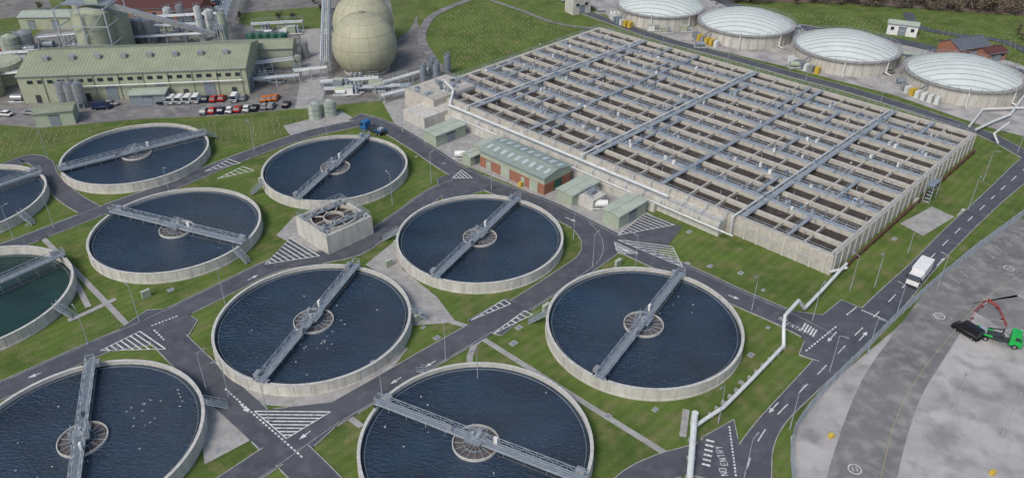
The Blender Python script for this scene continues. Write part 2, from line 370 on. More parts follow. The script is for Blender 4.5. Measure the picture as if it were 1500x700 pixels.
def arrow(p, q):
    p, q = P(*p), P(*q); mline(p, q, .18); dx, dy = q[0]-p[0], q[1]-p[1]; l = hypot(dx, dy); dx /= l; dy /= l
    z = (inpav(*q) or 0)+.009
    mk.add([(q[0]-dy*.4, q[1]+dx*.4, z), (q[0]+dy*.4, q[1]-dx*.4, z), (q[0]+dx*1.2, q[1]+dy*1.2, z)], [(0, 1, 2)], 'mark')
for a, b in (((1225, 487), (1216, 497)), ((1258, 500), (1266, 491)), ((1140, 590), (1131, 600)), ((905, 362), (915, 367)), ((455, 632), (447, 638)), ((60, 547), (52, 550)),
             ((352, 592), (359, 599)), ((828, 319), (838, 323)), ((1402, 316), (1410, 308)), ((1372, 390), (1380, 382)), ((638, 529), (630, 534)), ((1067, 433), (1075, 436)), ((588, 553), (580, 558)), ((363, 411), (371, 407))): arrow(a, b)
FONT = {'N': [((0, 0), (0, 1)), ((0, 1), (1, 0)), ((1, 0), (1, 1))], 'O': [((0, 0), (0, 1)), ((0, 1), (1, 1)), ((1, 1), (1, 0)), ((1, 0), (0, 0))],
        'E': [((0, 0), (0, 1)), ((0, 1), (1, 1)), ((0, .5), (.8, .5)), ((0, 0), (1, 0))], 'T': [((.5, 0), (.5, 1)), ((0, 1), (1, 1))],
        'R': [((0, 0), (0, 1)), ((0, 1), (1, 1)), ((1, 1), (1, .5)), ((1, .5), (0, .5)), ((.4, .5), (1, 0))], 'Y': [((.5, 0), (.5, .5)), ((.5, .5), (0, 1)), ((.5, .5), (1, 1))]}
def text(s_, p, ang, wch=.5, h=1.0):
    x0, y0 = P(*p); ca, sa = cos(ang), sin(ang)
    for i, ch in enumerate(s_):
        for a, b in FONT.get(ch, []):
            q = []
            for u, v in (a, b):
                X = i*wch*1.6+u*wch; Y = v*h; q.append((x0+X*ca-Y*sa, y0+X*sa+Y*ca))
            mline(q[0], q[1], .11)
text('NO', (1066, 697), radians(92)); text('ENTRY', (1066, 682), radians(92)); text('NO', (1140, 468), radians(-48)); text('ENTRY', (1151, 476), radians(-48))
for p in ((1252, 687), (1376, 463), (1478, 393)):
    c = P(*p); z = (inpav(*c) or 0)+.006; mk.ring(c, .85, 1.0, z-.002, z, 24, 'mark'); mline((c[0]-.3, c[1]-.4), (c[0]-.3, c[1]+.4), .12); mline((c[0]+.3, c[1]-.4), (c[0]+.3, c[1]+.4), .12)
ye = smooth([P(*p) for p in [(1500, 400), (1440, 440), (1385, 500), (1340, 560), (1310, 620), (1290, 700)]], 2)
for a, b in zip(ye, ye[1:]): mline(a, b, .09, 'yline')
for i in range(8): mline(P(1465+i*6, 482), P(1478+i*6, 492), .15)
for i in range(14): mline(P(1380+i*13, 415-i*9), P(1392+i*13, 424-i*9), .08)
make('road_markings', mk)
# ------------------------------------------------------------------ settlement tanks
RT, HT = 17.6, 2.3
def tank(hub, b0, b1, wl=1.65, wk='water', stair=200):
    c = P(hub[0], hub[1], HT); rt = root('settlement_tank', c)
    wl_ = wl
    wall = MB(); wall.ring(c, RT-.40, RT, 0, HT, 96, 'conc')
    wall.ring(c, RT+.002, RT+.14, 0, .3, 96, 'conc'); wall.ring(c, RT-.44, RT+.06, HT+.002, HT+.09, 96, 'rim')
    wall.ring(c, RT-1.05, RT-.98, wl_-.3, wl_+.12, 96, 'grate')
    for i in range(40):
        t = 2*pi*i/40+.02; p = (c[0]+(RT+.02)*cos(t), c[1]+(RT+.02)*sin(t), .3); wall.box(p, (.05, .12, HT-.35), t, 'concw')
    make('concrete_wall', wall, rt)
    wa = MB(); wa.disc(c, RT-.40, wl_, 96, wk); make('water', wa, rt)
    h = MB(); h.ring(c, 3.45, 3.6, wl_-.3, wl_+.45, 48, 'rim'); h.ring(c, 1.75, 1.85, wl_-.2, wl_+.35, 32, 'grate')
    h.disc(c, 3.44, wl_+.06, 48, 'grate2')
    for i in range(16):
        t = 2*pi*i/16; h.beam((c[0]+.6*cos(t), c[1]+.6*sin(t), wl_+.25), (c[0]+3.45*cos(t), c[1]+3.45*sin(t), wl_+.25), .07, .1, 'galv')
    h.tube((c[0], c[1], wl_-.3), (c[0], c[1], HT+1.0), .6, 16, 'galv'); make('stilling_well', h, rt)
    p0 = P(b0[0], b0[1], HT+.9); p1 = P(b1[0], b1[1], HT+.9); ang = atan2(p1[1]-p0[1], p1[0]-p0[0])
    ca, sa = cos(ang), sin(ang)
    def W(x, y, z): return (c[0]+x*ca-y*sa, c[1]+x*sa+y*ca, z)
    B = MB(); z0 = HT+.35; e = RT+.3
    B.beam(W(-e, 0, z0+.1), W(e, 0, z0+.1), 1.1, .08, 'grate')
    for s_ in (-1, 1):
        y = s_*.66
        B.beam(W(-e, y, z0+.02), W(e, y, z0+.02), .12, .26, 'galv'); B.beam(W(-e, y, z0+1.2), W(e, y, z0+1.2), .08, .08, 'galv'); B.beam(W(-e, y, z0+.7), W(e, y, z0+.7), .045, .045, 'galv')
        n = 22
        for i in range(n+1):
            x = -e+2*e*i/n; B.beam(W(x, y, z0), W(x, y, z0+1.2), .06, .06, 'galv')
            if i < n:
                x2 = x+2*e/n
                if i % 2: B.beam(W(x, y, z0), W(x2, y, z0+1.2), .05, .05, 'galv')
                else: B.beam(W(x, y, z0+1.2), W(x2, y, z0), .05, .05, 'galv')
    B.box(W(0, 0, z0+.18), (2.6, 2.6, .1), ang, 'grate')
    for y in (1.3, -1.3): B.rail([W(-1.3, y, z0+.28), W(1.3, y, z0+.28)], 1.1, 1)
    B.box(W(.3, .8, z0+.28), (.8, .5, 1.2), ang, 'silver'); B.tube(W(-.5, 0, z0+.28), W(-.5, 0, z0+1.2), .28, 10, 'galv'); B.box(W(3.2, .4, z0+.18), (.6, .35, 1.3), ang, 'white')
    B.box(W(-4.4, -.35, z0+.18), (1.0, .4, .9), ang, 'silver')
    for sg in (-1, 1):
        B.box(W(sg*(RT-.2), 0, HT+.09), (.4, 2.8, .3), ang, 'galv')
        for yy in (-1.2, 1.2):
            B.tube(W(sg*(RT-.2)-.15, yy, HT+.32), W(sg*(RT-.2)+.15, yy, HT+.32), .22, 12, 'tyre')
        B.box(W(sg*(RT-1.1), 1.15, z0+.1), (1.3, .8, .7), ang, 'silver'); B.rail([W(sg*(RT+.3), -.7, z0+.1), W(sg*(RT+.3), .7, z0+.1)], 1.2, 1)
        for x in (5, 8.5, 12, 15.3):
            for y in (-.62, .62): B.beam(W(sg*x, y, z0), W(sg*x, y, wl_-.1), .06, .06, 'galv')
        B.beam(W(sg*4, -.7*sg, wl_+.06), W(sg*16.4, -.7*sg, wl_+.06), .05, .26, 'galv')
        B.beam(W(sg*4, -.9*sg, wl_+.3), W(sg*16.4, -.9*sg, wl_+.3), .1, .08, 'dark')
    make('scraper_bridge', B, rt)
    t = radians(stair); S = MB()
    for i in range(9):
        r_ = RT+.5+i*.32; zz = HT-.1-i*.25
        S.box((c[0]+r_*cos(t), c[1]+r_*sin(t), zz), (.3, 1.0, .06), t, 'grate')
    for s_ in (-.5, .5):
        a = (c[0]+(RT+.1)*cos(t)-s_*sin(t), c[1]+(RT+.1)*sin(t)+s_*cos(t), HT); b = (c[0]+(RT+3.3)*cos(t)-s_*sin(t), c[1]+(RT+3.3)*sin(t)+s_*cos(t), .05)
        S.beam(a, b, .06, .18); S.rail([a, b], 1.1, .8, t=.05)
    make('access_stair', S, rt)
    return c, wl_
tanks = []
for a in (((943, 472), (874, 551), (999, 393), 1.65, 'water', 172), ((459, 467), (380, 555), (520, 386), 1.65, 'water', 8),
          ((703, 345), (637, 403), (760, 286), 1.65, 'water', 175), ((697, 645), (552, 582), (850, 696), 1.65, 'water', 120),
          ((120, 640), (132, 525), (108, 700), 1.65, 'water', 25), ((258, 333), (166, 305), (358, 351), 1.65, 'water', 330),
          ((199, 223), (92, 247), (300, 195), 1.65, 'water', 40), ((491, 243), (438, 288), (538, 197), 1.65, 'water', 210),
          ((-43, 434), (-160, 470), (66, 372), .45, 'waterg', 350), ((-58, 293), (-150, 325), (42, 260), 1.3, 'water', 340)):
    tanks.append(tank(*a))
G = MB()
def gull(x, y, z, a, s=1.0, fly=False):
    ca, sa = cos(a), sin(a)
    def W(p): return (x+(p[0]*ca-p[1]*sa)*s, y+(p[0]*sa+p[1]*ca)*s, z+p[2]*s)
    r = [(-.24, .02, .1), (-.1, .08, .1), (.06, .1, .12), (.18, .05, .17), (.27, .045, .19)]
    vs = []; fs = []
    for X, R, Z in r:
        for i in range(6): vs.append(W((X, R*cos(i*pi/3), Z+R*sin(i*pi/3))))
    for j in range(4):
        for i in range(6): fs.append((j*6+i, j*6+(i+1) % 6, (j+1)*6+(i+1) % 6, (j+1)*6+i))
    G.add(vs, fs, 'white', True); G.add([W((.27, .02, .19)), W((.27, -.02, .19)), W((.34, 0, .17))], [(0, 1, 2)], 'yellow')
    sp = .55 if fly else .13; zz = .3 if fly else .16
    for q in (-1, 1):
        G.add([W((.1, q*.05, .17)), W((-.1, q*.05, .17)), W((-.12, q*sp*.6, zz)), W((.06, q*sp*.55, zz+.03)), W((-.14, q*sp, zz-.03)), W((-.05, q*sp*.95, zz))], [(0, 1, 2, 3), (3, 2, 4, 5)], 'silver')
for ti, n, cx, cy in ((0, 6, 5, 5), (1, 22, 3, -6), (3, 12, -9, 6), (4, 18, 8, 4), (4, 10, 12, 8)):
    c, wl = tanks[ti]
    for i in range(n):
        if i % 3: dx, dy = random.gauss(cx, 3), random.gauss(cy, 2.4)
        else: dx, dy = random.uniform(-12, 12), random.uniform(-12, 12)
        if hypot(dx, dy) > 15.5 or hypot(dx, dy) < 4: continue
        fly = random.random() < .1; gull(c[0]+dx, c[1]+dy, wl+(.0 if not fly else random.uniform(1, 4)), random.random()*6.3, .7, fly)
make('seagull_flock', G)
# ------------------------------------------------------------------ aeration block
ANG = radians(45.4); A0 = P(1222, 376, 4.5); LA, LB, HB = 80.6, 126.0, 4.5
E1 = (cos(ANG), sin(ANG)); E2 = (-sin(ANG), cos(ANG))
def Lb(a, b, z=0): return (A0[0]+E1[0]*a+E2[0]*b, A0[1]+E1[1]*a+E2[1]*b, z)
rt = root('aeration_basin', Lb(LA/2, LB/2))
o = MB()
o.box(Lb(.6, LB/2), (1.2, LB, HB), ANG, 'concw'); o.box(Lb(LA-.6, LB/2), (1.2, LB, HB), ANG, 'concw')
for b in (.6, LB-.6): o.box(Lb(LA/2, b), (LA-2.4, 1.2, HB), ANG, 'concw')
o.box(Lb(-1.6, LB/2+12), (3.2, LB-24, 3.3), ANG, 'conc'); o.box(Lb(-3.9, LB/2+20), (1.4, LB-40, 1.9), ANG, 'conc')
for i in range(42): o.box(Lb(-.08, 1.5+i*3), (.2, .4, HB-.2), ANG, 'conc')
for i in range(26): o.box(Lb(1+i*3.15, -.08), (.4, .2, HB-.2), ANG, 'conc')
o.box(Lb(3, LB-4), (16, 13, 5.2), ANG, 'concw'); o.box(Lb(-7, LB-10), (10, 9, 3.2), ANG, 'conc')
make('outer_wall', o, rt)
ws = MB(); WLV = 3.6; ws.sheet([Lb(1.2, 1.2)[:2], Lb(LA-1.2, 1.2)[:2], Lb(LA-1.2, LB-1.2)[:2], Lb(1.2, LB-1.2)[:2]], WLV, 'sludge'); make('liquor_surface', ws, rt)
iw = MB(); wk = MB(); eq = MB()
NL = 14; NCX = 18
for i in range(1, NL):
    a = i*LA/NL
    if i % 2:
        iw.box(Lb(a, LB/2, 3.2), (.8, LB-2.4, HB-3.2-.01), ANG, 'concw')
        eq.path([Lb(a+.55, 2, HB-.3), Lb(a+.55, LB-2, HB-.3)], .1, 6, 'galv')
    else:
        iw.box(Lb(a-.65, LB/2, 3.2), (.6, LB-2.4, HB-3.2+.01), ANG, 'concw')
        wk.box(Lb(a+.4, LB/2, HB+.02), (1.3, LB-2.4, .1), ANG, 'walk')
        wk.rail([Lb(a-.2, 1, HB+.12), Lb(a-.2, LB-1, HB+.12)], 1.1, 2.3, 'galv', .055)
        wk.rail([Lb(a+1.02, 1, HB+.12), Lb(a+1.02, LB-1, HB+.12)], 1.1, 2.3, 'galv', .055)
        eq.path([Lb(a-.65, 2, HB+.25), Lb(a-.65, LB-2, HB+.25)], .12, 6, 'galv')
cols = [j*LB/NCX for j in range(1, NCX)]
for j, b in enumerate(cols):
    if j in (2, 5, 8, 11, 14):
        big = j in (2, 8, 14)
        wd = 1.3 if big else 1.0
        wk.box(Lb(LA/2, b, HB+.17), (LA-2, wd, .1), ANG, 'walk')
        for q in (-1, 1): wk.rail([Lb(1, b+q*(wd/2-.05), HB+.27), Lb(LA-1, b+q*(wd/2-.05), HB+.27)], 1.1, 2.3, 'galv', .05)
        if big: eq.path([Lb(-1.5, b+1.1, 1.0), Lb(-1.5, b+1.1, HB+.6), Lb(LA-2, b+1.1, HB+.6)], .22, 10, 'pipe')
    else:
        iw.box(Lb(LA/2, b, 3.2), (LA-2.4, .34, HB-3.2-.1), ANG, 'concw')
# short footbridges across alternate lanes, as on the real basin
for i in range(0, NL, 2):
    for j in range(NCX):
        if (j*7+i*3) % 5 == 0: continue
        if random.random() < .22:
            b = (j+.5)*LB/NCX; a = (i+1)*LA/NL; wk.box(Lb(a, b, HB+.08), (LA/NL*1.7, .8, .08), ANG, 'walk')
            for q in (-.38, .38): wk.rail([Lb(a-LA/NL*.85, b+q, HB+.16), Lb(a+LA/NL*.85, b+q, HB+.16)], 1.0, 2.5, 'galv', .05)
for i in range(1, NL):
    for j in range(NCX):
        if random.random() < .75:
            p = Lb(i*LA/NL+random.choice((-1.1, 1.2)), (j+random.uniform(.2, .8))*LB/NCX, WLV-.2)
            eq.tube(p, (p[0], p[1], HB+random.uniform(.1, .7)), .09, 6, 'galv')
for i in range(460):
    a = random.choice(range(2, NL, 2))*LA/NL+random.choice((-.65, .3, 1.3)); b = random.uniform(3, LB-3); p = Lb(a, b, HB+.12)
    q = random.random()
    if q < .5: eq.box(p, (random.uniform(.3, .8), random.uniform(.3, .8), random.uniform(.4, 1.1)), ANG, random.choice(('galv', 'silver', 'grate', 'white')))
    elif q < .9:
        eq.tube(p, (p[0], p[1], p[2]+1.2), .09, 8, 'galv'); eq.tube((p[0], p[1], p[2]+1.0), (p[0], p[1], p[2]+1.35), .24, 10, random.choice(('silver', 'galv', 'silver', 'blue')))
    else: eq.beam(p, (p[0], p[1], p[2]+2.8), .08, .08, 'galv'); eq.box((p[0], p[1], p[2]+2.7), (.4, .25, .15), 0, 'white')
wk.rail([Lb(.2, .2, HB), Lb(.2, LB-.3, HB)], 1.1, 2.2)
wk.rail([Lb(.2, .2, HB), Lb(LA-.2, .2, HB)], 1.1, 2.2); wk.rail([Lb(LA-.2, .2, HB), Lb(LA-.2, LB-.2, HB)], 1.1, 2.2); wk.rail([Lb(.2, LB-.2, HB), Lb(LA-.2, LB-.2, HB)], 1.1, 2.2)
wk.rail([Lb(-3.1, 2, 3.3), Lb(-3.1, LB-14, 3.3)], 1.1, 2.2)
eq.path([Lb(-2.2, 38, 4.0), Lb(-2.2, 112, 4.0), Lb(3, 116, 6.0), Lb(6, 124, 6.0)], .36, 10, 'pipe')
eq.path([Lb(-4.2, 20, 2.4), Lb(-4.2, 105, 2.4)], .2, 8, 'pipe')
for i in range(16): eq.path([Lb(-4.2, 24+i*5, 2.4), Lb(-2.2, 24+i*5, 3.9), Lb(0, 24+i*5, 4.9)], .12, 6, 'galv')
eq.path([Lb(2, -1.2, .9), Lb(LA-2, -1.2, .9)], .22, 8, 'dred')
for i in range(20): eq.box(Lb(2+i*4, -1.2, 0), (.3, .5, .65), ANG, 'dred')
for k_ in range(7): eq.box(Lb(44+k_*.5, -2.2, k_*.65), (.5, 1.2, .1), ANG, 'galv')
for a in (43.5, 47.6):
    for b in (-1.5, -3.0): eq.beam(Lb(a, b, 0), Lb(a, b, 5.6), .15, .15, 'galv')
eq.rail([Lb(43.5, -3, 4.5), Lb(47.6, -3, 4.5)], 1.1, 1); eq.box(Lb(45.5, -2.2, 4.4), (4.4, 1.7, .1), ANG, 'grate')
for i in range(22):
    a, b = random.uniform(-4, 9), LB-random.uniform(0, 9)
    if i % 2: eq.box(Lb(a, b, 5.2), (random.uniform(.6, 1.8), random.uniform(.6, 1.4), random.uniform(.5, 1.4)), ANG, random.choice(('galv', 'grate', 'pipe', 'silver')))
    else: eq.tube(Lb(a, b, 5.2), Lb(a, b, 6.3), .3, 8, 'galv')
eq.rail([Lb(-4.8, LB-10.3, 5.2), Lb(-4.8, LB+2.3, 5.2), Lb(10.8, LB+2.3, 5.2), Lb(10.8, LB-10.3, 5.2), Lb(-4.8, LB-10.3, 5.2)], 1.1, 1.6)
make('dividing_walls', iw, rt); make('walkways', wk, rt); make('pipework', eq, rt)
# ------------------------------------------------------------------ buildings
def shed(name, p, sx, sy, h, ang, kw='sage', kr='sageroof', rise=.6, door=True, base=0, ribs=True, wins=0, rl=0, plinth=None):
    rt = root(name, p); ca, sa = cos(ang), sin(ang)
    def W(x, y, z): return (p[0]+x*ca-y*sa, p[1]+x*sa+y*ca, z)
    wl = MB(); hx, hy = sx/2, sy/2
    vs = [W(-hx, -hy, 0), W(hx, -hy, 0), W(hx, hy, 0), W(-hx, hy, 0), W(-hx, -hy, h), W(hx, -hy, h), W(hx, hy, h), W(-hx, hy, h), W(-hx, 0, h+rise), W(hx, 0, h+rise)]
    wl.add(vs, [(0, 1, 5, 4), (2, 3, 7, 6), (1, 2, 6, 9, 5), (3, 0, 4, 8, 7)], kw)
    if plinth:
        for y in (-hy-.03, hy+.03): wl.box(W(0, y, 0), (sx+.1, .08, plinth[0]), ang, plinth[1])
        for x in (-hx-.03, hx+.03): wl.box(W(x, 0, 0), (.08, sy-.1, plinth[0]-.01), ang, plinth[1])
    make('walls', wl, rt)
    r = MB(); ov = .3
    for s_ in (-1, 1):
        e = h-rise*ov/hy
        q = [W(-hx-ov, s_*(hy+ov), e+.03), W(hx+ov, s_*(hy+ov), e+.03), W(hx+ov, 0, h+rise+.03), W(-hx-ov, 0, h+rise+.03)]
        q2 = [(a[0], a[1], a[2]+.15) for a in q]
        r.add(q+q2, [(0, 1, 2, 3), (4, 5, 6, 7), (0, 1, 5, 4), (1, 2, 6, 5), (3, 0, 4, 7)], kr)
        if ribs:
            n = int(sx/1.0)
            for i in range(n+1):
                x = -hx+sx*i/n; r.beam(W(x, s_*(hy+ov), e+.2), W(x, 0, h+rise+.2), .08, .06, kr)
        for i in range(rl):
            x = -hx+sx*(i+.5)/rl; t0, t1 = .3, .7
            a = W(x, s_*(hy*(1-t0)), h+rise*t0+.26); b = W(x, s_*(hy*(1-t1)), h+rise*t1+.26); r.beam(a, b, sx/rl*.42, .1, 'sky_l')
    r.beam(W(-hx-ov, 0, h+rise+.22), W(hx+ov, 0, h+rise+.22), .4, .12, kr)
    for s_ in (-1, 1): r.beam(W(-hx-ov, s_*(hy+ov+.06), h-.05), W(hx+ov, s_*(hy+ov+.06), h-.05), .16, .16, 'grate')
    make('roof', r, rt)
    d = MB()
    if door:
        nd = max(1, int(sx/7))
        for i in range(nd):
            x = -hx+sx*(i+.5)/nd; d.box(W(x, -hy-.06, .02), (min(2.6, sx*.3), .12, min(h*.75, 3.2)), ang, 'grate'); d.box(W(x, -hy-.1, min(h*.75, 3.2)), (min(2.9, sx*.33), .2, .15), ang, 'dark')
    for i in range(wins):
        x = -hx+sx*(i+.5)/wins; d.box(W(x, -hy-.05, h*.45), (sx/wins*.35, .12, 1.1), ang, 'glass'); d.box(W(x, -hy-.09, h*.45-.12), (sx/wins*.4, .16, .1), ang, 'white')
    if d.v: make('doors_and_windows', d, rt)
    return rt, W
c0 = P(704, 243); c1 = P(797, 286)
an = atan2(c1[1]-c0[1], c1[0]-c0[0])
L_ = hypot(c0[0]-c1[0], c0[1]-c1[1])
cc = ((c0[0]+c1[0])/2-sin(an)*4.7, (c0[1]+c1[1])/2+cos(an)*4.7)
rb, W = shed('brick_process_building', cc, L_, 9.4, 4.4, an, 'sage', 'proof', .8, False, rl=9, plinth=(2.7, 'brick'))
d = MB()
d.box(W(-L_/2+3, -4.82, .05), (1.6, .12, 2.3), an, 'sage'); d.box(W(-2, -4.82, .05), (3.0, .12, 2.8), an, 'sageroof'); d.box(W(4, -4.82, .05), (1.2, .12, 2.2), an, 'sage')
d.box(W(7.5, -4.82, .05), (2.6, .12, 2.6), an, 'sageroof'); d.box(W(4, -5.6, .05), (.8, .8, 1.2), an, 'yellow'); d.box(W(L_/2+.1, 0, .05), (.14, 2.6, 2.6), an, 'dgreen')
make('doors', d, rb)
for px, sx, sy, h in (((652, 203), 10.5, 5, 3.2), ((720, 228), 7.5, 4.5, 3.6), ((846, 288), 9.5, 4.6, 3.0), ((914, 318), 10, 4.6, 3.2), ((692, 238), 4, 3, 2.6)):
    shed('equipment_kiosk', P(*px), sx, sy, h, ANG, 'sage', 'sageroof', .25)
kx = MB(); c = P(866, 298); kx.box((c[0], c[1], 0), (5, 5, 2.6), ANG, 'conc'); kx.rail([(c[0]+2.4, c[1], 2.6), (c[0], c[1]+2.4, 2.6), (c[0]-2.4, c[1], 2.6), (c[0], c[1]-2.4, 2.6)], 1.1, 1); kx.box((c[0], c[1], 2.6), (2, 1.4, 1), ANG, 'grate'); make('valve_chamber', kx)
q0 = P(37, 152); q1 = P(366, 138); an = atan2(q1[1]-q0[1], q1[0]-q0[0]); L_ = hypot(q1[0]-q0[0], q1[1]-q0[1]); D_ = 25
cc = ((q0[0]+q1[0])/2-sin(an)*D_/2, (q0[1]+q1[1])/2+cos(an)*D_/2)
rb, W = shed('process_hall', cc, L_, D_, 8.2, an, 'olive', 'oliveroof', 3.2, False, wins=0)
d = MB()
for i in range(9): d.box(W(-28+i*7, -D_/2-.06, .05), (3.2 if i % 2 else 1.4, .14, 4.2 if i % 2 else 2.4), an, 'grate' if i % 2 else 'dark')
for i in range(22): d.box(W(-29+i*2.8, -D_/2-.05, 5.9), (1.5, .12, 1.0), an, 'glass')
for i in range(9): d.tube(W(-28+i*7+2.6, -D_/2-.2, 0), W(-28+i*7+2.6, -D_/2-.2, 8), .12, 6, 'sage')
d.path([W(-20, -D_/2-.8, 4.8), W(31, -D_/2-.8, 4.8)], .22, 8, 'pipe')
for i in range(4): d.box(W(L_/2+.06, -8+i*5, .05), (.14, 2.6, 3.6), an, 'grate')
make('doors_and_windows', d, rb)
d = MB()
for i in range(8): d.box(W(-26+i*7.4, -5, 10.2), (1.6, 1.6, 1.2), an, 'silver')
make('roof_vents', d, rb)
shed('annex_building', (W(L_/2-4, D_/2+6, 0)[0], W(0, D_/2+6, 0)[1]), 30, 10, 6, an, 'olive', 'oliveroof', 1.2, False)
shed('electrical_kiosk', P(222, 150), 10, 5, 3.4, an, 'grate', 'sageroof', .2)
shed('electrical_kiosk', P(86, 178), 10, 6, 4, an+.15, 'sage', 'oliveroof', .3)
shed('storage_shed', P(92, 38), 26, 9, 4.5, .02, 'olive', 'sageroof', .9)
shed('brick_workshop', P(238, 22), 34, 15, 4.5, .03, 'brick', 'dred', 1.2, wins=9)
shed('site_office', P(60, 112), 16, 9, 4, .2, 'olive', 'oliveroof', .6, wins=4)
shed('brick_office', P(1408, 80), 13, 9, 3.8, radians(20), 'brick', 'slate', 2.0, wins=5)
shed('brick_annex', P(1448, 86), 8, 6, 3, radians(20), 'brick', 'dred', 1.0, wins=2)
shed('pump_house', P(1320, 50), 10, 5, 4.0, radians(-25), 'white', 'sageroof', .5, wins=3)
shed('electrical_kiosk', P(1330, 90), 10, 3, 2.8, radians(-20), 'sage', 'sageroof', .2)
shed('control_room', P(846, 18), 8, 6, 7, .5, 'conc', 'apron', .2, wins=2)
# distribution chamber
N_ = P(482, 374); s_ = 11.6; cc = (N_[0]+(E1[0]+E2[0])*s_/2, N_[1]+(E1[1]+E2[1])*s_/2)
rt = root('distribution_chamber', cc); m_ = MB(); HCm = 4.6
def C(a, b, z): return (cc[0]+E1[0]*a+E2[0]*b, cc[1]+E1[1]*a+E2[1]*b, z)
m_.box(C(0, 0, 0), (s_, s_, HCm-.9), ANG, 'conc')
for q in (-1, 1): m_.box(C(q*(s_/2-.3), 0, HCm-.9), (.6, s_, .9), ANG, 'conc'); m_.box(C(0, q*(s_/2-.3), HCm-.9), (s_-1.2, .6, .9), ANG, 'conc')
make('concrete_walls', m_, rt); m_ = MB()
m_.disc(C(0, 0, 0), 4.6, HCm-.6, 48, 'sludge')
m_.ring(C(0, 0, 0), 4.6, 4.9, HCm-.9, HCm+.1, 48, 'concw'); m_.ring(C(0, 0, 0), 2.0, 2.2, HCm-.9, HCm+.1, 32, 'concw')
for i in range(8): t = i*pi/4; m_.beam(C(2*cos(t), 2*sin(t), HCm-.1), C(4.7*cos(t), 4.7*sin(t), HCm-.1), .22, .25, 'concw')
for sx in (-1, 1):
    for sy in (-1, 1): m_.tube(C(sx*4.7, sy*4.7, HCm-.8), C(sx*4.7, sy*4.7, HCm+.5), .35, 10, 'galv')
make('weir_rings', m_, rt); m_ = MB()
hh = s_/2-.15; m_.rail([C(-hh, -hh, HCm), C(hh, -hh, HCm), C(hh, hh, HCm), C(-hh, hh, HCm), C(-hh, -hh, HCm)], 1.1, 1.2)
for q in (-3.2, 3.2):
    m_.box(C(0, q, HCm+.12), (s_-.6, .9, .1), ANG, 'grate'); m_.rail([C(-hh, q+.45, HCm+.22), C(hh, q+.45, HCm+.22)], 1.1, 1.2); m_.rail([C(-hh, q-.45, HCm+.22), C(hh, q-.45, HCm+.22)], 1.1, 1.2)
for i in range(7): m_.box(C(-4.5+i*1.4, 3.2*(1 if i % 2 else -1), HCm+.2), (.4, .4, .9), ANG, 'galv')
make('walkway_and_rails', m_, rt)
# covered digester tanks
for px in ((1405, 127), (1235, 87), (1090, 51), (966, 25)):
    c = P(*px); rt = root('covered_digester_tank', c); R = 16.3; H_ = 4.6
    m_ = MB(); m_.ring(c, R-.5, R, 0, H_, 72, 'conc'); m_.ring(c, R-.6, R+.9, H_+.01, H_+.16, 72, 'apron')
    for i in range(36): t = 2*pi*i/36; m_.box((c[0]+(R+.1)*cos(t), c[1]+(R+.1)*sin(t), 0), (.3, .35, H_), t, 'concw')
    make('concrete_wall', m_, rt)
    m_ = MB(); rise = 4.0; rs = (R*R*.97*.97+rise*rise)/(2*rise); zc_ = H_+.1+rise-rs; nn = 60; vs = []; fs = []
    for j in range(11):
        rr = R*.97*(1-j/10)+.01; zz = zc_+math.sqrt(max(0, rs*rs-rr*rr))
        for i in range(nn): vs.append((c[0]+rr*cos(2*pi*i/nn), c[1]+rr*sin(2*pi*i/nn), zz))
    for j in range(10):
        for i in range(nn): fs.append((j*nn+i, j*nn+(i+1) % nn, (j+1)*nn+(i+1) % nn, (j+1)*nn+i))
    m_.add(vs, fs, 'dome', True)
    ad = radians(-20)
    for k_ in range(-6, 7):
        off = k_*2.4; hw = math.sqrt((R*.95)**2-off*off); prev = None
        for j in range(17):
            x = -hw+2*hw*j/16; rr = hypot(x, off); zz = zc_+math.sqrt(max(0, rs*rs-rr*rr))+.04
            p = (c[0]+x*cos(ad)-off*sin(ad), c[1]+x*sin(ad)+off*cos(ad), zz)
            if prev: m_.beam(prev, p, .22, .2, 'rib')
            prev = p
    make('membrane_roof', m_, rt)
    m_ = MB(); n = 36; pts = [(c[0]+(R+.8)*cos(2*pi*i/n), c[1]+(R+.8)*sin(2*pi*i/n), H_+.16) for i in range(n+1)]; m_.rail(pts, 1.1, 2.8)
    t = radians(200)
    for k_ in range(12): m_.box((c[0]+(R+1.5)*cos(t+k_*.02), c[1]+(R+1.5)*sin(t+k_*.02), k_*.4), (1.2, .35, .06), t, 'grate')
    for t in (radians(250), radians(300)): m_.path([(c[0]+(R+2.5)*cos(t), c[1]+(R+2.5)*sin(t), .4), (c[0]+(R+.5)*cos(t), c[1]+(R+.5)*sin(t), .6), (c[0]+(R+.5)*cos(t), c[1]+(R+.5)*sin(t), H_+.8)], .25, 8, 'pipe')
    for k_ in range(7): t = radians(190+k_*6); m_.box((c[0]+(R+2.5)*cos(t), c[1]+(R+2.5)*sin(t), 0), (2, 1.2, 2.2), t, random.choice(('silver', 'yellow', 'pipe', 'grate')))
    make('walkway_and_pipework', m_, rt)
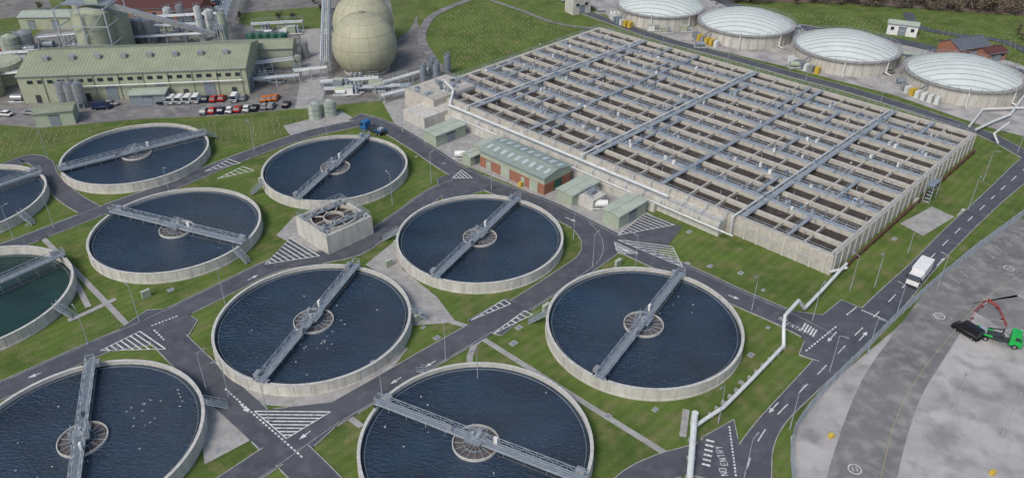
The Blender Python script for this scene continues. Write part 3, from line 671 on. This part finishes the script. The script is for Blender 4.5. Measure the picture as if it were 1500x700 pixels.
# gas holders
for c in (P(534, 66, 8), P(532, 35, 8)):
    rt = root('spherical_gas_holder', c); m_ = MB(); R = 10.3; cz = 8.0; m_.ball((c[0], c[1], cz), R, 'holder', 48, 28, 1, -.776); make('membrane', m_, rt)
    m_ = MB()
    for i in range(20):
        t = 2*pi*i/20; pr = None
        for j in range(15):
            ph = -.85+(pi/2+.8)*j/14; p = (c[0]+(R+.02)*cos(ph)*cos(t), c[1]+(R+.02)*cos(ph)*sin(t), cz+(R+.02)*sin(ph))
            if pr: m_.beam(pr, p, .06, .06, 'seam')
            pr = p
    for ph in (-.3, .1, .5, .9, 1.2): m_.ring((c[0], c[1]), (R+.0)*cos(ph), (R+.05)*cos(ph), cz+R*sin(ph)-.04, cz+R*sin(ph)+.04, 48, 'seam')
    m_.ring(c, 6.4, 7.4, 0, .7, 48, 'conc'); m_.tube((c[0], c[1], cz+R-.1), (c[0], c[1], cz+R+.4), .8, 16, 'seam')
    make('seams_and_base', m_, rt)
# ------------------------------------------------------------------ industrial plant in the north-west
def silo(name, px, r, h, k='sage', cone=True, legs=False):
    c = P(*px); m_ = MB(); z0 = 1.8 if legs else 0
    m_.tube((c[0], c[1], z0), (c[0], c[1], h), r, 28, k)
    if cone: m_.tube((c[0], c[1], h), (c[0], c[1], h+r*.35), r, 28, k, r2=r*.12)
    m_.ring(c, r+.0, r+.08, h*.33, h*.33+.15, 28, 'grate'); m_.ring(c, r, r+.08, h*.66, h*.66+.15, 28, 'grate')
    n = 14; m_.rail([(c[0]+r*.97*cos(2*pi*i/n), c[1]+r*.97*sin(2*pi*i/n), h) for i in range(n+1)], 1.0, 2)
    for s_ in (-.25, .25): m_.beam((c[0]+s_, c[1]-r-.15, 0), (c[0]+s_, c[1]-r-.15, h+1), .05, .05, 'galv')
    for i in range(int(h/.5)): m_.beam((c[0]-.25, c[1]-r-.15, .4+i*.5), (c[0]+.25, c[1]-r-.15, .4+i*.5), .04, .04, 'galv')
    if legs:
        for i in range(4): t = pi/4+i*pi/2; m_.beam((c[0]+r*.8*cos(t), c[1]+r*.8*sin(t), 0), (c[0]+r*.8*cos(t), c[1]+r*.8*sin(t), z0+.2), .3, .3, 'galv')
    make(name, m_)
silo('storage_silo', (150, 82), 6.2, 15, 'olive'); silo('storage_silo', (178, 74), 5, 13, 'olive'); silo('storage_silo', (140, 65), 4, 16, 'olive')
silo('sludge_tank', (4, 118), 7, 6, 'olive', False); silo('sludge_tank', (-30, 140), 7, 6, 'olive', False)
for u in (98, 110, 122): silo('dosing_silo', (u, 158), 1.5, 7.5, 'silver', True, True)
for u in (195, 210, 222): silo('storage_silo', (u, 62), 2.2, 8, 'silver')
for u in (372, 383, 394, 405, 416): silo('odour_control_vessel', (u, 73), 1.9, 5.5, 'dgreen')
for p in ((463, 173), (484, 169)): silo('dosing_tank', p, 1.9, 4.2, 'sageroof')
for u, v in ((621, 122), (633, 116), (640, 121), (656, 108)): silo('vent_stack', (u, v), 1.1, 6.0, 'grate', False)
for u, v, r, h in ((298, 60, 1.2, 12), (312, 52, 1.6, 9), (332, 66, 1.3, 11), (250, 40, 1.5, 7), (268, 36, 1.5, 7), (20, 80, 3, 6), (40, 74, 3, 6), (438, 100, 1.4, 4), (448, 85, 1.2, 5)): silo('process_vessel', (u, v), r, h, random.choice(('silver', 'sage', 'pipe')))
def rack(p0, p1, h=4, wd=3, n=5, k=('pipe', 'galv', 'silver')):
    a, b = P(*p0), P(*p1); d = hypot(b[0]-a[0], b[1]-a[1]); an = atan2(b[1]-a[1], b[0]-a[0]); nx, ny = -sin(an), cos(an); m_ = MB()
    m = max(1, int(d/5))
    for i in range(m+1):
        q = lerp(a, b, i/m)
        for s_ in (-1, 1): m_.beam((q[0]+nx*wd/2*s_, q[1]+ny*wd/2*s_, 0), (q[0]+nx*wd/2*s_, q[1]+ny*wd/2*s_, h+.6), .22, .22, 'galv')
        m_.beam((q[0]-nx*wd/2, q[1]-ny*wd/2, h-.2), (q[0]+nx*wd/2, q[1]+ny*wd/2, h-.2), .2, .2, 'galv')
    for j in range(n):
        y = -wd/2+wd*(j+.5)/n; r = random.uniform(.12, .28)
        m_.tube((a[0]+nx*y, a[1]+ny*y, h+r), (b[0]+nx*y, b[1]+ny*y, h+r), r, 8, random.choice(k))
    m_.rail([(a[0]+nx*wd/2, a[1]+ny*wd/2, h+.6), (b[0]+nx*wd/2, b[1]+ny*wd/2, h+.6)], 1.1, 2.5)
    make('pipe_rack', m_)
for a, b, h in (((190, 58), (300, 52), 4), ((195, 68), (300, 62), 3), ((225, 46), (325, 40), 5), ((326, 72), (346, 4), 7), ((368, 95), (430, 92), 3), ((368, 112), (432, 104), 4),
                ((470, 128), (555, 122), 1.5), ((475, 138), (600, 132), 1.5), ((432, 118), (480, 112), 3), ((370, 48), (445, 44), 3), ((480, 18), (478, 112), 5), ((0, 128), (36, 124), 4), ((372, 128), (440, 122), 2.5),
                ((560, 132), (640, 108), 2), ((60, 72), (120, 66), 4), ((560, 150), (600, 140), 2), ((0, 92), (60, 88), 3)):
    rack(a, b, h)
m_ = MB()
c = P(150, 82)
for x in (-8, 0, 8):
    for y in (-7, 8): m_.beam((c[0]+x, c[1]+y, 0), (c[0]+x, c[1]+y, 18), .35, .35, 'galv')
for z in (6, 12, 17.6):
    for y in (-7, 8): m_.beam((c[0]-8, c[1]+y, z), (c[0]+8, c[1]+y, z), .3, .3, 'galv')
    for x in (-8, 8): m_.beam((c[0]+x, c[1]-7, z), (c[0]+x, c[1]+8, z), .3, .3, 'galv')
m_.box((c[0], c[1], 17.7), (15, 5, .2), 0, 'grate'); m_.rail([(c[0]-7.5, c[1]-2.5, 17.9), (c[0]+7.5, c[1]-2.5, 17.9)], 1.1, 1.5); m_.box((c[0]+2, c[1], 17.9), (4, 3, 3), 0, 'sage')
m_.beam((c[0]+7, c[1], 17), (c[0]+38, c[1]+4, 6), 1.6, 1.4, 'silver'); m_.beam((c[0]-8, c[1]-7, 0), (c[0]+8, c[1]-7, 17), .2, .2, 'galv')
make('silo_gantry', m_)
def skid(px, s=1.0):
    c = P(*px); m_ = MB(); a = random.uniform(-.2, .2)
    m_.box((c[0], c[1], 0), (4*s, 2.4*s, .3), a, 'apron'); kk = random.choice(('silver', 'sage', 'pipe', 'white', 'grate', 'olive'))
    q = random.random()
    if q < .4: m_.tube((c[0]-1.5*s, c[1], 1.3*s), (c[0]+1.5*s, c[1], 1.3*s), .85*s, 14, kk); m_.box((c[0]-1, c[1], .3), (.3, 1.2, .6), 0, 'galv'); m_.box((c[0]+1, c[1], .3), (.3, 1.2, .6), 0, 'galv')
    elif q < .75: m_.box((c[0]-.6*s, c[1], .3), (2.2*s, 1.8*s, 1.9*s), a, kk); m_.box((c[0]-.6*s, c[1], .3+1.9*s), (2.4*s, 2*s, .12), a, 'sageroof'); m_.tube((c[0]+1.3*s, c[1], .3), (c[0]+1.3*s, c[1], 2.4*s), .4*s, 10, 'galv')
    else:
        for i in range(3): m_.tube((c[0]-1.3*s+i*1.3*s, c[1], .3), (c[0]-1.3*s+i*1.3*s, c[1], 2.6*s), .5*s, 12, kk); m_.ball((c[0]-1.3*s+i*1.3*s, c[1], 2.6*s), .5*s, kk, 12, 4, .5, 0)
    m_.path([(c[0]-2*s, c[1]-1.2*s, .5), (c[0]+2.4*s, c[1]-1.2*s, .5), (c[0]+2.4*s, c[1]+1.5*s, .5)], .12*s, 6, 'pipe'); m_.rail([(c[0]-2*s, c[1]+1.2*s, .3), (c[0]+2*s, c[1]+1.2*s, .3)], 1.1, 1.3)
    make('process_skid', m_)
for i in range(150):
    zone = random.choice(((190, 320, 34, 66), (370, 432, 78, 125), (480, 600, 118, 142), (0, 120, 60, 98), (-60, 34, 98, 150), (375, 438, 44, 60), (190, 330, 30, 60), (480, 500, 20, 60), (10, 60, 70, 100)))
    skid((random.uniform(*zone[:2]), random.uniform(*zone[2:])), random.uniform(.6, 1.3))
for i in range(10): skid((random.uniform(600, 700), random.uniform(168, 185)), .7) if i < 4 else skid((random.uniform(930, 1010), random.uniform(35, 52)), 1.0)
for px in ((1163, 100), (1165, 45), (1025, 70), (1330, 118), (1320, 125), (1310, 75), (900, 28), (880, 20), (675, 232), (800, 262), (880, 305)): skid(px, 1.0)
# ------------------------------------------------------------------ vehicles
def car(px, ang, paint, van=False, xy=None):
    c = xy or P(*px); ca, sa = cos(ang), sin(ang); m_ = MB()
    Ln, Wd, Hh = (5.2, 1.95, 2.2) if van else (4.3, 1.78, 1.45)
    def W(x, y, z): return (c[0]+x*ca-y*sa, c[1]+x*sa+y*ca, z+.12)
    if van: body = [(-2.6, .35, .95), (-2.5, .3, 1.1), (1.2, .28, 1.1), (1.9, .28, 1.1), (2.5, .3, .95), (2.6, .35, .7)]; cab = [(-2.55, 1.1), (-2.45, 2.15), (.9, 2.15), (1.9, 1.1)]
    else: body = [(-2.15, .4, .75), (-2.0, .3, .92), (-1.0, .26, .93), (.9, .26, .92), (1.9, .3, .78), (2.15, .38, .6)]; cab = [(-1.75, .9), (-1.25, 1.42), (.35, 1.42), (1.1, .9)]
    vs = []; fs = []; hw = Wd/2
    for i, (x, zb, zt) in enumerate(body):
        t = .86 if i in (0, len(body)-1) else 1
        for y, z in ((-hw*t, zb), (hw*t, zb), (hw*t, zt-.15), (hw*t*.93, zt), (-hw*t*.93, zt), (-hw*t, zt-.15)): vs.append(W(x, y, z))
    for j in range(len(body)-1):
        for i in range(6): fs.append((j*6+i, j*6+(i+1) % 6, (j+1)*6+(i+1) % 6, (j+1)*6+i))
    fs += [tuple(range(6)), tuple(range((len(body)-1)*6, len(body)*6))]; m_.add(vs, fs, paint, True)
    q = []; 
    for (x, z), t in zip(cab, (.92, .78, .78, .92)):
        q += [W(x, -hw*t, z), W(x, hw*t, z)]
    m_.add(q, [(0, 1, 3, 2), (4, 5, 7, 6)], 'glass'); m_.add(q, [(2, 3, 5, 4)], paint)
    m_.add(q, [(0, 2, 4, 6), (1, 3, 5, 7)], paint if van else 'glass')
    rz = cab[1][1]
    m_.beam(W(cab[1][0]-.05, 0, rz+.01), W(cab[2][0]+.05, 0, rz+.01), hw*1.5, .05, paint)
    for y in (-1, 1):
        for x in (-Ln*.31, Ln*.31):
            m_.tube(W(x, y*(hw-.2), .2), W(x, y*(hw+.02), .2), .32, 14, 'tyre'); m_.tube(W(x, y*(hw+.0), .2), W(x, y*(hw+.03), .2), .19, 10, 'silver')
        m_.box(W(Ln/2-.08, y*hw*.62, .55), (.1, .35, .14), ang, 'white'); m_.box(W(-Ln/2+.05, y*hw*.66, .6), (.08, .28, .16), ang, 'red'); m_.box(W(cab[3][0]-.25, y*(hw+.08), .92), (.12, .18, .12), ang, 'black')
    make('parked_van' if van else 'parked_car', m_)
for i, (u, v) in enumerate(((253, 150), (265, 149.5), (277, 149), (289, 148.5), (345, 147))): car((u, v), radians(92+random.uniform(-3, 3)), 'white', True)
for u, v, k in ((302, 148, 'navy'), (314, 148, 'red'), (326, 147, 'red'), (357, 146, 'silver'), (300, 166, 'silver'), (312, 165, 'red'), (325, 164.5, 'navy'), (337, 164, 'white'), (349, 163, 'red'), (362, 162, 'white'), (374, 161, 'black'), (388, 159, 'silver'), (398, 158, 'silver'), (238, 151, 'black'), (420, 156, 'black')):
    car((u, v), radians(90+random.uniform(-4, 4)), k)
car((150, 160), radians(10), 'navy', True); car((163, 155), radians(10), 'silver'); car((8, 170), radians(170), 'white'); car((45, 168), radians(170), 'silver')
for u, v in ((388, 148), (396, 147), (404, 146)): car((u, v), radians(88), 'silver' if u % 2 else 'orange', False)
for i in range(9): car((305+random.uniform(-4, 30), 3+i*2.2), radians(5), random.choice(('white', 'silver', 'navy', 'red')))
car((1415, 489), radians(120), 'black', True); car((830, 3), 0, 'silver'); car((1300, 108), .3, 'silver')
for u in (8, 18, 28, 38): car((u, 72), radians(80), random.choice(('orange', 'blue', 'silver')), True)
def lorry(px, ang, cabk='white', boxk='white', box_=True, name='box_lorry'):
    c = P(*px); ca, sa = cos(ang), sin(ang); m_ = MB()
    def W(x, y, z): return (c[0]+x*ca-y*sa, c[1]+x*sa+y*ca, z+.14)
    m_.box(W(-.2, 0, .6), (7.6, .9, .3), ang, 'dark')
    if box_: m_.box(W(-1.2, 0, .95), (5.4, 2.4, 2.5), ang, boxk); m_.box(W(-1.2, 0, 3.45), (5.5, 2.5, .06), ang, 'white'); m_.box(W(-3.93, 0, 1.0), (.06, 2.2, 2.35), ang, 'silver')
    else:
        m_.box(W(-1.6, 0, .95), (4.4, 2.2, .15), ang, 'dark')
        for y in (-1, 1): m_.beam(W(-3.2, y, 1.1), W(.6, y, 1.9), .2, .2, 'dark'); m_.beam(W(.6, y, 1.0), W(.6, y, 2.2), .2, .2, 'dark'); m_.beam(W(-3.6, y, 1.2), W(-1.0, y, 1.2), .3, .35, cabk)
        m_.box(W(-2.6, 0, 1.1), (1.2, 1.4, .6), ang, 'galv')
    vs = []
    for x, z in ((1.7, .5), (1.7, 2.75), (3.2, 2.75), (3.65, 1.75), (3.75, .5)):
        for y in (-1.15, 1.15): vs.append(W(x, y, z))
    m_.add(vs, [(0, 2, 4, 6, 8), (1, 3, 5, 7, 9), (0, 1, 3, 2), (2, 3, 5, 4), (6, 7, 9, 8)], cabk); m_.add(vs, [(4, 5, 7, 6)], 'glass')
    for y in (-1, 1):
        m_.box(W(2.8, y*1.16, 1.7), (.8, .04, .7), ang, 'glass'); m_.box(W(3.3, y*1.4, 1.8), (.1, .25, .5), ang, 'black')
        for x in (-2.9, -1.9, 2.7): m_.tube(W(x, y*.8, .36), W(x, y*1.2, .36), .48, 16, 'tyre'); m_.tube(W(x, y*1.19, .36), W(x, y*1.22, .36), .25, 10, 'silver')
    m_.box(W(3.78, 0, .4), (.12, 2.1, .4), ang, 'dark'); make(name, m_)
lorry((1343, 411), radians(228)); lorry((547, 194), radians(150), 'blue', 'blue', False, 'flatbed_lorry'); lorry((1460, 499), radians(-30), 'green', 'dark', False, 'skip_lorry')
m_ = MB(); pts = [P(*p) for p in ((1417, 478), (1430, 456), (1447, 443), (1460, 452), (1468, 468), (1474, 482))]
for a, b in zip(pts, pts[1:]):
    n = max(1, int(hypot(b[0]-a[0], b[1]-a[1])/2))
    for i in range(n):
        p, q = lerp(a, b, i/n), lerp(a, b, (i+.9)/n)
        m_.beam((*p, .75), (*q, .75), .06, .22, 'red'); m_.beam((*p, .35), (*q, .35), .06, .14, 'white' if i % 2 else 'red'); m_.beam((*p, .05), (*p, .95), .08, .08, 'red'); m_.box((*p, .05), (.6, .3, .1), 0, 'tyre')
make('plastic_barrier', m_)
for px in ((1217, 640), (1453, 694)):
    c = P(*px); m_ = MB(); m_.box((c[0], c[1], .05), (.8, .6, .6), .5, 'yellow'); m_.box((c[0], c[1], .65), (.9, .7, .1), .5, 'yellow', .8); make('grit_bin', m_)
# ------------------------------------------------------------------ big pipeline
m_ = MB()
def pl(pts, r, k='pipe'):
    m_.path([(*P(u, v, z), z) for u, v, z in pts], r, 12, k)
pl([(1240, 386, 1.2), (1205, 424, 1.2), (1178, 452, 1.2), (1170, 440, 4.2), (1150, 462, 4.2), (1148, 478, 3.2), (1148, 506, 1.0), (1100, 556, 1.0), (1060, 596, 1.0), (1032, 614, 1.0), (1018, 624, 1.0)], .33)
pl([(1216, 398, 1.0), (1240, 392, 1.0)], .3)
for t in range(12):
    u = 1148-(1148-1032)*t/12; v = 506+(614-506)*t/12; p = P(u, v, .8); m_.box((p[0], p[1], 0), (.35, .9, .72), ANG, 'apron')
make('overground_pipeline', m_)
m_ = MB(); a = P(1018, 606, 2.2); b = P(1010, 705, .9)
m_.tube((*a, 1.9), (*b, .9), .5, 16, 'pipe'); m_.tube((a[0], a[1], 0), (a[0], a[1], 2.5), .52, 16, 'pipe')
for t in (.3, .6, .9): p = lerp(a, b, t); m_.box((p[0], p[1], 0), (1.3, .4, .7), 0, 'apron')
make('outfall_pipe', m_)
m_ = MB(); pl([(1430, 190, 1), (1455, 178, 1), (1480, 168, 1), (1500, 140, 1)], .35); pl([(1420, 185, 1), (1440, 160, 1), (1500, 158, 1)], .3); pl([(1462, 210, .6), (1456, 196, 3), (1478, 180, 3)], .3); make('overground_pipeline', m_)
# ------------------------------------------------------------------ fence, lamps, small items
m_ = MB(); fp = smooth([P(*p) for p in [(1620, 235), (1500, 316), (1400, 392), (1330, 452), (1262, 520), (1205, 578), (1166, 628), (1158, 660), (1160, 700), (1166, 790)]], 1.0)
for a, b in zip(fp, fp[1:]):
    m_.beam((*a, 1.9), (*b, 1.9), .05, .06, 'galv'); m_.beam((*a, .5), (*b, .5), .05, .06, 'galv')
    for q in (0, .25, .5, .75): p = lerp(a, b, q); m_.beam((*p, .1), (*p, 2.3), .07, .03, 'galv')
for a in fp[::3]: m_.beam((*a, 0), (*a, 2.4), .12, .12, 'galv')
make('palisade_fence', m_)
def lamp(px, ang=0, h=8):
    c = P(*px); m_ = MB(); m_.tube((c[0], c[1], 0), (c[0], c[1], 1.4), .11, 10, 'galv'); m_.tube((c[0], c[1], 1.4), (c[0], c[1], h), .075, 8, 'galv', r2=.045)
    e = (c[0]+cos(ang)*1.0, c[1]+sin(ang)*1.0, h+.25); m_.tube((c[0], c[1], h), e, .04, 8, 'galv'); m_.beam((e[0]-cos(ang)*.2, e[1]-sin(ang)*.2, e[2]), (e[0]+cos(ang)*.5, e[1]+sin(ang)*.5, e[2]+.05), .26, .1, 'silver'); make('street_lamp', m_)
for i, (u, v) in enumerate(((130, 505), (205, 472), (80, 335), (303, 572), (336, 582), (653, 528), (868, 392), (1101, 455), (1281, 420), (1372, 425), (1190, 470), (1157, 628), (1418, 308), (1215, 545), (1270, 520), (373, 222), (632, 268), (930, 395),
        (575, 300), (1090, 700), (700, 565), (720, 280), (395, 620), (480, 205), (590, 195), (250, 290), (20, 350), (70, 230), (1330, 370), (1440, 265), (1180, 120), (1290, 150), (1065, 95), (1490, 225), (970, 70), (1310, 470), (1245, 425), (1052, 620), (1480, 130), (1395, 600), (1466, 640), (560, 580), (330, 445), (840, 350))):
    lamp((u, v), radians(random.choice((-45, 45, 135, 225))))
for u, v in ((752, 503), (742, 480), (640, 495), (1118, 425), (1040, 390), (1085, 400), (190, 410), (250, 425), (360, 470), (520, 560), (890, 610), (960, 600), (1085, 560), (620, 480), (845, 300), (1010, 340), (1250, 370), (1310, 350), (470, 640), (560, 480), (100, 440), (40, 330), (650, 240), (610, 230), (870, 425), (1100, 520), (1125, 480), (320, 660), (150, 590), (760, 480)):
    c = P(u, v); m_ = MB(); s = random.uniform(.6, 1.4); m_.box((c[0], c[1], 0), (s, s*.8, .14), ANG, 'apron'); m_.box((c[0], c[1], .14), (s*.6, s*.5, .03), ANG, 'grate'); make('manhole_cover', m_)
for u, v in ((583, 360), (612, 470), (800, 455), (385, 268), (570, 390), (1340, 300), (650, 560), (215, 435), (905, 390)):
    c = P(u, v); m_ = MB(); m_.box((c[0], c[1], 0), (1.6, .6, 1.5), ANG, 'sage'); m_.box((c[0], c[1], 1.5), (1.7, .7, .08), ANG, 'sageroof'); make('control_cabinet', m_)
# ------------------------------------------------------------------ planting
def guards(poly_px, spacing, ang=0):
    poly = [P(*p) for p in poly_px]; q = bb(poly); m_ = MB(); cx, cy = (q[0]+q[2])/2, (q[1]+q[3])/2; R = hypot(q[2]-q[0], q[3]-q[1])/2; n = int(R/spacing)
    for i in range(-n, n):
        for j in range(-n, n):
            if random.random() < .15: continue
            X = i*spacing+random.uniform(-.3, .3); Y = j*spacing*1.2+random.uniform(-.3, .3); x = cx+X*cos(ang)-Y*sin(ang); y = cy+X*sin(ang)+Y*cos(ang)
            if pip(x, y, poly): m_.beam((x, y, 0), (x, y, random.uniform(.5, .75)), .12, .12, 'guard')
    make('tree_guards', m_)
guards([(645, 30), (700, 5), (760, 20), (828, 42), (780, 65), (700, 98), (655, 100), (635, 60)], 2.0, .4)
guards([(-100, 225), (0, 192), (90, 193), (250, 184), (400, 172), (480, 166), (395, 203), (330, 212), (250, 190), (150, 190), (60, 215), (0, 236)], 1.7, .3)
guards([(1170, 20), (1300, 32), (1500, 60), (1500, 95), (1400, 60), (1300, 50), (1200, 36)], 2.3, .2)
T = MB()
def tree(x, y, h, kind):
    T.tube((x, y, 0), (x+random.uniform(-.3, .3), y, h*.55), .16, 6, 'bark', r2=.07)
    for i in range(4):
        t = random.random()*6.3; T.tube((x, y, h*.35), (x+cos(t)*h*.25, y+sin(t)*h*.25, h*.75), .07, 5, 'bark', r2=.03)
    for cl in range(6):
        t = random.random()*6.3; r = random.uniform(0, h*.28); cx, cy, cz = x+cos(t)*r, y+sin(t)*r, h*random.uniform(.35, .85)
        k = random.choice(kind)
        for i in range(16):
            p = Vector((cx+random.gauss(0, h*.09), cy+random.gauss(0, h*.09), cz+random.gauss(0, h*.08))); a = Vector((random.gauss(0, 1), random.gauss(0, 1), random.gauss(0, 1))).normalized(); b = a.orthogonal().normalized(); s = random.uniform(.2, .5)
            T.add([tuple(p+a*s), tuple(p+b*s*.6), tuple(p-a*s), tuple(p-b*s*.6)], [(0, 1, 2, 3)], k)
for i in range(420):
    t = random.random(); u = 1050+t*560; vb = 8+max(0, (u-1200))*.055
    x, y = P(u, vb); y += abs(random.gauss(0, 1))*22; tree(x+random.uniform(-3, 3), y, random.uniform(4, 8), random.choice((('leafb', 'leafb', 'leafd'), ('leafb', 'leafo'), ('leafb',))))
for u, v in ((1497, 60), (1490, 52), (790, -2), (775, -3), (745, -5), (760, -4), (320, -4), (352, 30), (460, 6), (470, 18), (180, 24), (120, 14), (100, 12), (60, 16), (1380, 100), (1370, 95), (430, 30), (410, 34)):
    x, y = P(u, v); tree(x, y, random.uniform(3, 5), ('leafo', 'leafb'))
make('distant_woodland', T)
m_ = MB(); m_.sheet([P(1040, 2), P(1240, 6), P(1500, 24), P(1900, 60), (900, 800), (60, 800)], .14, 'leafb'); make('scrub_ground', m_)
